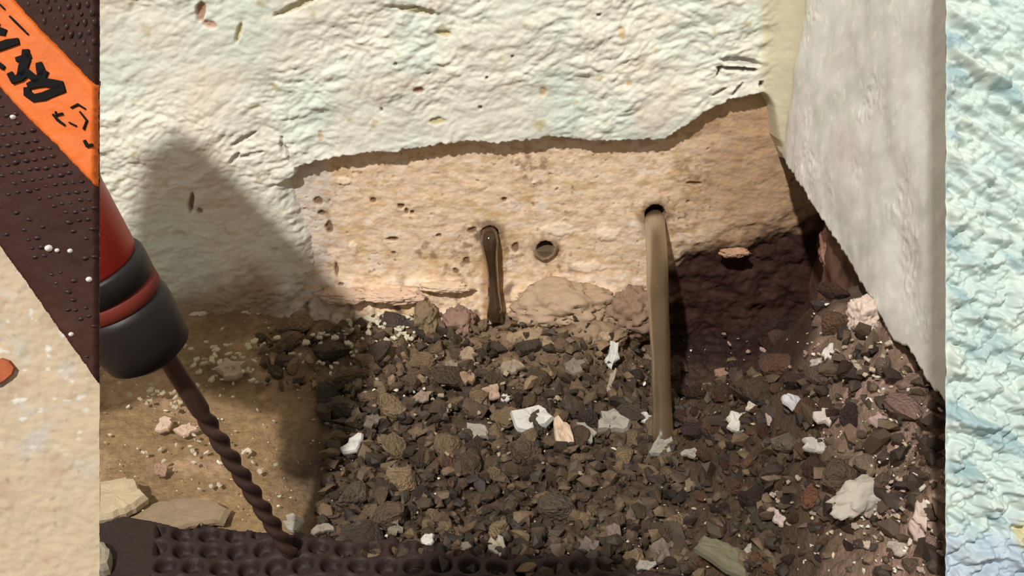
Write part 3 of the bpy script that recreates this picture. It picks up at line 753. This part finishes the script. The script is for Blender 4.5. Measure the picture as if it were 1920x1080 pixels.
# plates drawn by their outline
def outline_plate(name, pts, th, c, lab, cat, lift=0.004, tilt=None, m='flake'):
    P3 = [Vector(on_floor(a, b)) for a, b in pts]
    rr_ = random.Random(len(pts) * 7); Q3 = []
    for i_, q in enumerate(P3):
        n_ = P3[(i_ + 1) % len(P3)]; e_ = n_ - q; nn_ = Vector((-e_.y, e_.x, 0))
        for t_ in (0.0, 0.33, 0.66): Q3.append(q.lerp(n_, t_) + nn_ * (rr_.uniform(-0.10, 0.10) if t_ else 0.0))
    P3 = Q3
    cen = sum(P3, Vector()) / len(P3); base_z = max(float(floor_h(q.x, q.y)) for q in P3)
    loc = [(q.x - cen.x, q.y - cen.y) for q in P3]
    o = link(name, flake_mesh(17 + len(pts), pts=loc, th=th, jit0=0.02)); o.location = (cen.x, cen.y, cen.z + lift); o.color = (*c, 1)
    tag(o, lab, cat); return o
outline_plate('plaster_slab', [(150, 940), (187, 928), (230, 922), (258, 922), (266, 940), (281, 955), (258, 970), (240, 980), (205, 990), (150, 1000)], 0.010, lin(186, 168, 138), 'large beige plaster slab lying at the lower left', 'slab', 0.010)
outline_plate('plaster_slab', [(235, 985), (258, 972), (285, 955), (330, 945), (400, 948), (432, 965), (420, 990), (372, 995), (330, 1002), (290, 998)], 0.006, lin(142, 122, 98), 'tan dusty slab right of the large beige slab', 'slab', 0.004)
outline_plate('plaster_slab', [(1296, 1090), (1310, 1062), (1350, 1048), (1385, 1036), (1412, 1046), (1406, 1070), (1396, 1090)], 0.008, lin(112, 107, 86), 'olive flat slab at the front of the rubble', 'slab', 0.010)
outline_plate('plaster_slab', [(187, 1046), (205, 1050), (216, 1066), (212, 1095), (180, 1100), (170, 1060)], 0.012, lin(150, 140, 122), 'grey slab corner at the bottom left on the mat', 'slab', 0.014)

# the big crumpled white lump
bm = bmesh.new(); bmesh.ops.create_icosphere(bm, subdivisions=4, radius=1.0)
for v in bm.verts:
    n = v.co.copy(); k = 1 + 0.42 * mnoise.noise(n * 1.7 + Vector((5, 2, 1))) + 0.26 * mnoise.noise(n * 4.1) + 0.10 * mnoise.noise(n * 9)
    v.co = Vector((n.x * k * 1.25, n.y * k * 0.62, n.z * k * 0.55))
me = bm_mesh('plaster_lump', bm, True); me.materials.append(M['flake'])
o = link('plaster_lump', me); s = scale_at(1600, 965); o.location = spot(1602, 968) + Vector((0, 0, 0.014)); o.scale = (46 * s,) * 3; o.color = (*lin(206, 196, 180), 1)
o.rotation_euler = (math.radians(15), math.radians(-12), math.radians(25)); tag(o, 'big crumpled white plaster lump at the lower right', 'lump')

# lumpy mortar mass below the masonry strip
def lump(name, cx, cy, wx, hz, dep, c, lab, seed, yy=-0.02, holes=0):
    p = on_y(cx, cy, yy); s = float((p - CAM) @ AX) / F
    bm = bmesh.new(); bmesh.ops.create_icosphere(bm, subdivisions=5, radius=1.0); off = Vector((seed, seed * 0.7, 3))
    for v in bm.verts:
        n = v.co.copy(); k = 1 + 0.30 * mnoise.noise(n * 1.6 + off) + 0.16 * mnoise.noise(n * 4 + off) + 0.10 * mnoise.noise(n * 9 + off) + 0.05 * mnoise.noise(n * 21 + off)
        k -= 0.55 * max(0, mnoise.noise(n * 6.3 - off) - 0.30)
        v.co = Vector((n.x * k * wx * s / 2, n.y * k * dep, n.z * k * hz * s / 2))
    me = bm_mesh(name, bm, True); me.materials.append(M['flake'])
    o = link(name, me); o.location = p; o.color = (*c, 1); tag(o, lab, 'lump'); return o
lump('mortar_lump', 1058, 578, 200, 96, 0.028, lin(176, 150, 124), 'big tan mortar lump below the dry drill hole', 1.3, -0.020)
lump('mortar_lump', 1188, 588, 116, 104, 0.026, lin(142, 116, 96), 'brown mortar lump left of the water jet', 4.1, -0.022)
lump('mortar_lump', 1004, 652, 120, 84, 0.026, lin(152, 130, 102), 'lower tan mortar lump below the big one', 7.7, -0.050)
lump('mortar_lump', 1112, 632, 130, 66, 0.024, lin(146, 122, 98), 'rough brown mortar lump between the big tan lump and the stones', 33.7, -0.045)
lump('mortar_lump', 862, 608, 60, 70, 0.020, lin(142, 114, 98), 'pinkish mortar lump left of the trickle foot', 9.9, -0.024)
lump('mortar_lump', 800, 600, 50, 70, 0.018, lin(128, 108, 84), 'small brown mortar lump beside the pinkish one', 12.2, -0.030)
lump('mortar_lump', 735, 556, 110, 30, 0.010, lin(212, 182, 156), 'long peach mortar lump at the masonry foot', 15.2, -0.012)
lump('mortar_lump', 648, 556, 100, 30, 0.010, lin(200, 172, 146), 'peach mortar lump at the left end of the masonry foot', 18.6, -0.010)
lump('mortar_lump', 835, 538, 96, 22, 0.008, lin(214, 188, 158), 'flat pale mortar lump left of the trickle', 21.6, -0.008)
lump('wall_chunk', 1562, 474, 44, 90, 0.02, lin(150, 112, 96), 'red-brown chunk wedged under the side wall plaster', 24.6, -0.14)
lump('masonry_shard', 1376, 474, 56, 18, 0.006, lin(176, 138, 110), 'pale tan shard sticking out of the dark corner masonry', 31.4, -0.006)
lump('plaster_clump', 1622, 592, 66, 80, 0.012, lin(206, 186, 172), 'crumbled pinkish white clump under the side wall plaster', 28.1, -0.30)

# larger stones that can be told apart
rnd = random.Random(11)
SPEC = [(740, 612, 90, 56, lin(92, 78, 70), 'flat grey stone strewn with white crumbs'), (626, 642, 54, 38, lin(84, 70, 64), 'round grey stone in the crumbs under the plaster foot'),
 (1420, 745, 130, 90, lin(74, 58, 46), 'largest dark stone in front of the dark corner'), (1535, 715, 80, 56, lin(96, 80, 68), 'flat brown stone right of the largest dark stone'),
 (1520, 945, 84, 72, lin(120, 78, 58), 'reddish lump right of the picture middle, behind the big white lump'), (835, 872, 70, 44, lin(104, 70, 56), 'red-brown stone at the front of the dark rubble'),
 (1300, 800, 56, 50, lin(106, 82, 68), 'rounded brown stone right of the foot of the water jet'), (1480, 840, 70, 70, lin(104, 92, 78), 'grey stone beside the ragged pale flake'),
 (1580, 900, 120, 70, lin(96, 78, 62), 'brown stone behind the big white lump'), (1690, 780, 100, 60, lin(142, 112, 102), 'pinkish stone high on the right slope')]
for i, (a, b, ww, hh, c, lab) in enumerate(SPEC):
    s = scale_at(a, b); o = link('stone', stones[i]); o.location = spot(a, b) + Vector((0, 0, 0.004)); o.scale = (ww * s / 2, ww * s / 2 * 0.8, hh * s / 2)
    o.rotation_euler = (0.15, 0.1, i * 1.3); o.color = (*c, 1); tag(o, lab, 'stone')
pal_c = [lin(92, 76, 58), lin(80, 67, 52), lin(108, 88, 68), lin(126, 104, 80), lin(68, 57, 48), lin(102, 82, 66), lin(90, 78, 66), lin(138, 115, 88)]
pal_r = [lin(62, 42, 33), lin(74, 50, 38), lin(54, 40, 36), lin(86, 60, 46), lin(98, 70, 50)]
pal_b = [lin(120, 100, 84), lin(104, 84, 72), lin(140, 114, 100), lin(152, 124, 112), lin(94, 76, 64)]
placed = []; STONES = []
def scatter(n, region, smin, smax, dens):
    out = []; tries = 0
    while len(out) < n and tries < 60000:
        tries += 1
        a = rnd.uniform(*region[0]); b = rnd.uniform(*region[1])
        if not dens(a, b): continue
        p = on_floor(a, b)
        if p[1] > -0.012 or p[0] > 0.262: continue
        sz = smin + (smax - smin) * rnd.random() ** 1.8
        s = float((p - CAM) @ AX) / F
        rr_ = sz * s / 2
        if any((p[0] - q[0]) ** 2 + (p[1] - q[1]) ** 2 < (0.62 * (rr_ + q[2])) ** 2 for q in placed): continue
        if p[1] > -(0.014 + 1.3 * rr_) or (860 < a < 1250 and b < 650): continue
        placed.append((p[0], p[1], rr_)); out.append((a, b, p, rr_))
    return out
EDGE_M = ([120, 187, 240, 330, 366, 378, 410, 450, 530, 600, 700, 800, 900, 1000, 1100, 1200, 1290], [1000, 996, 984, 1001, 1004, 991, 1000, 1006, 1012, 1018, 1022, 1032, 1047, 1052, 1064, 1078, 1092])
def in_centre(a, b): return b < np.interp(a, *EDGE_M) - 4 and b > 590 and (a > 600 or (a > 480 and b < 700)) and a < 1280 and b < 1045 + 0.03 * (a - 600)
def in_right(a, b): return 1260 < a < 1600 and 520 < b < 1075 and (b > 700 or rnd.random() < 0.25) and (b < 860 or a < 1480 or rnd.random() < 0.5)
def in_bank(a, b): return a > 1520 and b > 600 + (a - 1600) * 0.9 and b < 1078 and a < 1772
for reg, n, pal, lab, grp, fn, lo_, hi in (
    (((480, 1280), (590, 1060)), 195, pal_c, 'brown rubble stone in the heap between the drill bit and the water jet', 'brown rubble stones in the middle heap', in_centre, 30, 96),
    (((1260, 1600), (520, 1075)), 75, pal_r, 'dark red-brown rubble stone in the corner right of the water jet', 'dark rubble stones in the right corner', in_right, 28, 84),
    (((1520, 1772), (600, 1078)), 30, pal_b, 'pinkish brown stone on the slope under the side wall', 'stones on the right slope', in_bank, 24, 64)):
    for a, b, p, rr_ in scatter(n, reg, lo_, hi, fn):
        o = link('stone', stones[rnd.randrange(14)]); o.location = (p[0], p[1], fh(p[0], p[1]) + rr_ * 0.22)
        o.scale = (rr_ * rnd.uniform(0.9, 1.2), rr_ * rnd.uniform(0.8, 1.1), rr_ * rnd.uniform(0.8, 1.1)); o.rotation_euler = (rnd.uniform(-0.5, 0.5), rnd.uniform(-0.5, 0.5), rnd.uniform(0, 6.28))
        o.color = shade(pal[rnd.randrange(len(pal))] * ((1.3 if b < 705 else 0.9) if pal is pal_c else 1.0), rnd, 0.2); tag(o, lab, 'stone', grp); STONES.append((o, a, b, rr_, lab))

# labels that tell the many apart by the nearest thing one can find
SHORT = ['wide whitish flake', 'long grey-white flake', 'peach triangular flake', 'angular grey-white flake', 'small grey flake', 'small oval white flake', 'grey-white chunk', 'thin grey flake', 'bright cream flake', 'small cream flake', 'narrow pink flake', 'lilac-white flake', 'crumbled pinkish cream flake', 'ragged pale flake', 'upright pinkish white flake', 'flat pink flake', 'upright white flake', 'small round tan lump', 'thin tan upright sliver', 'olive-grey upright slab', 'thin slanting tan sliver', 'tan flake with turned-up ends', 'tiny white flake', 'smooth tan lump', 'orange-tan lump', 'tan stone by the chuck', 'left peach flake', 'right peach flake', 'round pinkish pebble', 'pale chunk by the mat', 'pale wedge-shaped flake', 'rounded grey-brown lump', 'pale front flake', 'white corner shard', 'thin corner sliver', 'small pale flake on dark soil', 'orange-tan flake on dark soil', 'tiny white chip by the jet', 'crumbly pink lump', 'crumbly beige lump', 'round cream pebble', 'pink-white flake', 'grey-white wedge by the bit', 'olive-beige flake by the bit tip', 'long beige flake by the mat', 'squarish olive flake', 'small white flake by the mat', 'thin beige flake by the mat', 'grey-brown front flake', 'upright brown front flake', 'dull tan left flake', 'dull tan flake below the mortar', 'dull brown flake by the sliver', 'dull brown left flake', 'dull grey-brown flake', 'small flake behind the olive slab']
SHORT_S = ['flat crumb-strewn grey stone', 'round grey stone', 'largest dark stone', 'flat brown stone', 'reddish lump', 'red-brown front stone', 'rounded brown stone by the jet', 'grey stone by the ragged flake', 'brown stone behind the white lump', 'pinkish stone high on the slope']
MARKS = [(b[0], b[1], n) for b, n in zip(BIG, SHORT)] + [(b[0], b[1], n) for b, n in zip(SPEC, SHORT_S)] + [
    (1602, 968, 'big crumpled white lump'), (1058, 578, 'big tan mortar lump'), (1188, 588, 'brown mortar lump by the jet'), (862, 608, 'pinkish mortar lump'),
    (225, 955, 'large beige slab'), (330, 972, 'tan dusty slab'), (1355, 1062, 'olive slab'), (1622, 592, 'crumbled pinkish clump'), (280, 690, 'drill chuck'), (440, 860, 'drill bit')]
USED = set()
def unique_label(a, b, what, fallback):
    near = sorted(MARKS, key=lambda m: (m[0] - a) ** 2 + (m[1] - b) ** 2)
    for mx, my, nm in near[:7]:
        dx, dy = a - mx, b - my; d = math.hypot(dx, dy)
        if d < 14: continue
        if abs(dx) > 2.2 * abs(dy): r = 'left of' if dx < 0 else 'right of'
        elif abs(dy) > 2.2 * abs(dx): r = 'behind' if dy < 0 else 'in front of'
        else: r = ('behind-left of' if dx < 0 else 'behind-right of') if dy < 0 else ('front-left of' if dx < 0 else 'front-right of')
        q = ('close ' if d < 45 else 'a little ' if d < 90 else '') + r
        lab = '%s %s the %s' % (what, q, nm)
        if lab not in USED and len(lab.split()) <= 16: USED.add(lab); return lab
    return fallback
def hue_word(c):
    v = float(np.mean(c)); red = c[0] / max(c[2], 1e-4)
    tone = 'very dark' if v < 0.045 else 'dark' if v < 0.075 else 'mid' if v < 0.12 else 'light'
    return tone + (' red-brown' if red > 2.9 else ' brown' if red > 1.9 else ' grey-brown')
def size_word(r): return 'small' if r < 0.0080 else 'large' if r > 0.0125 else 'medium'
for o, a, b, rr_, fb in STONES:
    o['label'] = unique_label(a, b, '%s %s stone' % (size_word(rr_), hue_word(o.color[:3])), fb)

# pale chips, each one a thing
chips = [flake_mesh(500 + k, rx=1, ry=0.6 + 0.04 * k, th=0.5, n=7) for k in range(8)]
CL = [((735, 610), (75, 36), 70, 13, lin(224, 216, 190), 'small cream chip in the cluster below the masonry foot', 'cream chips below the masonry foot'),
      ((640, 650), (60, 40), 36, 14, lin(204, 194, 172), 'small cream chip around the round grey stone', 'cream chips around the round grey stone'),
      ((430, 690), (70, 40), 46, 14, lin(214, 202, 170), 'small cream chip beside the drill chuck', 'cream chips beside the drill chuck'),
      ((310, 745), (70, 30), 26, 12, lin(210, 196, 164), 'small cream chip under the drill chuck', 'cream chips under the drill chuck'),
      ((400, 880), (90, 70), 30, 11, lin(214, 200, 178), 'small pale chip on the brown dust left of the bit', 'pale chips on the brown dust'),
      ((900, 760), (240, 90), 40, 12, lin(176, 158, 132), 'small pale chip scattered in the middle rubble', 'pale chips in the middle rubble'),
      ((1420, 620), (110, 90), 26, 11, lin(166, 140, 122), 'small pale chip in the dark right corner', 'pale chips in the dark corner'),
      ((1610, 690), (50, 50), 22, 12, lin(196, 180, 156), 'small pale chip below the crumbled clump', 'pale chips below the crumbled clump'),
      ((1690, 960), (70, 90), 44, 13, lin(200, 176, 158), 'small pinkish chip at the lower right slope', 'pinkish chips at the lower right'),
      ((1500, 960), (90, 70), 20, 12, lin(186, 166, 148), 'small pale chip around the reddish lump', 'pale chips around the reddish lump')]
for (cx, cy), (sx_, sy_), n, sz, c, lab, grp in CL:
    for k in range(n):
        a = cx + rnd.gauss(0, 0.55) * sx_; b = max(572, cy + rnd.gauss(0, 0.55) * sy_)
        a = min(a, 1768); p = on_floor(a, b)
        if p[1] > -0.006 or p[0] > 0.265: continue
        s = float((p - CAM) @ AX) / F; r_ = sz * s / 2 * rnd.uniform(0.6, 1.4)
        lift = 0.004 + (0.008 if rnd.random() < 0.5 else 0.002)
        near = [q for q in placed if (p[0] - q[0]) ** 2 + (p[1] - q[1]) ** 2 < (q[2] * 0.8) ** 2]
        if near: lift = near[0][2] * 0.75
        o = link('plaster_chip', chips[rnd.randrange(8)]); o.location = (p[0], p[1], fh(p[0], p[1]) + lift * 0.6); o.scale = (r_,) * 3
        o.rotation_euler = (rnd.uniform(-0.5, 0.7), rnd.uniform(-0.5, 0.5), rnd.uniform(0, 6.28)); o.color = shade(c, rnd, 0.18)
        tag(o, unique_label(a, b, ('tiny ' if r_ < sz * s / 2 * 0.85 else 'small ' if r_ < sz * s / 2 * 1.15 else 'broad ') + lab.split()[1] + ' chip', lab), 'chip', grp)

# gravel and dust crumbs nobody could count
def gravel(name, n, region, smin, smax, pals, lab, fn, seed, cat):
    r = np.random.RandomState(seed)
    ico = bmesh.new(); bmesh.ops.create_icosphere(ico, subdivisions=1, radius=1.0)
    ico.verts.ensure_lookup_table(); IV = np.array([v.co[:] for v in ico.verts]); IF = np.array([[v.index for v in f.verts] for f in ico.faces]); ico.free()
    Vs = []; Cs = []; k = 0; tries = 0
    while k < n and tries < n * 6:
        tries += 1
        a = r.uniform(*region[0]); b = r.uniform(*region[1])
        if not fn(a, b): continue
        rr2 = ray(a, b); t = (0.02 - CAM[2]) / rr2[2]; q = CAM + rr2 * t
        if a > 1350 or q[1] > -0.01: q = on_floor(a, b)
        if q[1] > -0.004 or q[0] > 0.268: continue
        s = smin + (smax - smin) * r.rand() ** 2.4
        M3 = np.array(Matrix.Rotation(r.uniform(0, 6.28), 3, Vector(r.normal(size=3)).normalized()))
        pv = (IV * (1 + 0.32 * r.normal(size=(len(IV), 1))) * np.array([1.25, 0.95, 0.65]) * s) @ M3.T
        z = fh(q[0], q[1]) + r.uniform(-0.2, 0.7) * s + r.uniform(0, 0.003)
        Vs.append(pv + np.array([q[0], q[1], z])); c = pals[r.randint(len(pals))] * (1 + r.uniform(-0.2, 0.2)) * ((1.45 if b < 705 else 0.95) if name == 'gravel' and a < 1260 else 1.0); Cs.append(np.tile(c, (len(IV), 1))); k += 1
    Vv = np.concatenate(Vs); Ff = (IF[None] + (np.arange(k) * len(IV))[:, None, None]).reshape(-1, 3)
    me = bpy.data.meshes.new(name); me.vertices.add(len(Vv)); me.vertices.foreach_set('co', Vv.astype(np.float32).ravel())
    me.loops.add(len(Ff) * 3); me.loops.foreach_set('vertex_index', Ff.astype(np.int32).ravel()); me.polygons.add(len(Ff))
    me.polygons.foreach_set('loop_start', np.arange(0, len(Ff) * 3, 3, dtype=np.int32))
    ca = me.color_attributes.new('tint', 'FLOAT_COLOR', 'POINT'); C = np.ones((len(Vv), 4), np.float32); C[:, :3] = np.concatenate(Cs); ca.data.foreach_set('color', C.ravel())
    me.polygons.foreach_set('use_smooth', np.zeros(len(Ff), bool))
    me.update(); me.validate()
    o = link(name, me, M['gravel']); tag(o, lab, cat, None, 'stuff'); return o
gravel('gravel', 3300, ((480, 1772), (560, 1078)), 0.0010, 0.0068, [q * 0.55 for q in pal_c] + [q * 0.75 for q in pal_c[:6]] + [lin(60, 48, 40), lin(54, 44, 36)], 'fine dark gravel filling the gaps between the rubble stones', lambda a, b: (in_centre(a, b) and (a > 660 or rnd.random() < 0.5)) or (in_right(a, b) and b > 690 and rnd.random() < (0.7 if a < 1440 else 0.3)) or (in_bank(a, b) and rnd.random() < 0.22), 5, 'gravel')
gravel('plaster_crumbs', 900, ((187, 1772), (560, 1078)), 0.0005, 0.0018, [creamw, white, lin(190, 170, 140)], 'fine white plaster crumbs sprinkled over the rubble', lambda a, b: b < np.interp(a, *EDGE_M) - 4 and ((a < 560 and 640 < b < 960 and rnd.random() < 0.35) or (560 < a < 860 and b < 720) or in_bank(a, b) or rnd.random() < 0.15), 6, 'crumbs')

# ------------------------------------------------------------------ dark woven mat along the front
edge_m = [(120, 1000), (187, 996), (240, 984), (330, 1001), (366, 1004), (378, 991), (410, 1000), (450, 1006), (530, 1012), (600, 1018), (700, 1022), (800, 1032), (900, 1047), (1000, 1052), (1100, 1064), (1200, 1078), (1290, 1092)]
mat = empty('woven_mat', tuple(on_floor(600, 1060)))
us = np.arange(100, 1300, 3.0); rows = np.concatenate([np.linspace(0, 0.5, 90), np.linspace(0.52, 1, 16)])
Pm = np.zeros((len(rows), len(us), 3)); floor_at = fh
for i, a in enumerate(us):
    b0 = np.interp(a, [e[0] for e in edge_m], [e[1] for e in edge_m]); q = on_floor(a, b0)
    for j, t in enumerate(rows):
        x = q[0] * (1 - 0.25 * t); y = q[1] * (1 - t) + (-0.62) * t
        lift = -0.003 if j == 0 else (0.007 if j == 1 else 0.0100 + 0.002 * math.sin(x * 60 + y * 40))
        # staggered oval meshes of the weave
        gx = x / 0.0200; gy = y / 0.0170; row_ = math.floor(gy); gx += 0.5 * (row_ % 2) + 0.15 * math.sin(row_ * 1.7); fx = gx - math.floor(gx) - 0.5; fy = gy - row_ - 0.5
        e = math.hypot(fx / 0.36, fy / 0.40)
        dip = 1 - min(1.0, max(0.0, (e - 0.7) / 0.5))
        if j > 1 and a > 300: lift -= 0.0085 * dip * dip * (3 - 2 * dip)
        Pm[j, i] = (x, y, floor_at(x, y) + lift)
mo = link('cloth', grid_mesh('cloth', Pm, flip=True), M['weave']); mo.parent = mat; mo.matrix_parent_inverse = Matrix.Translation(mat.location).inverted()
tag(mat, 'dark brown woven mat along the bottom of the picture', 'mat')
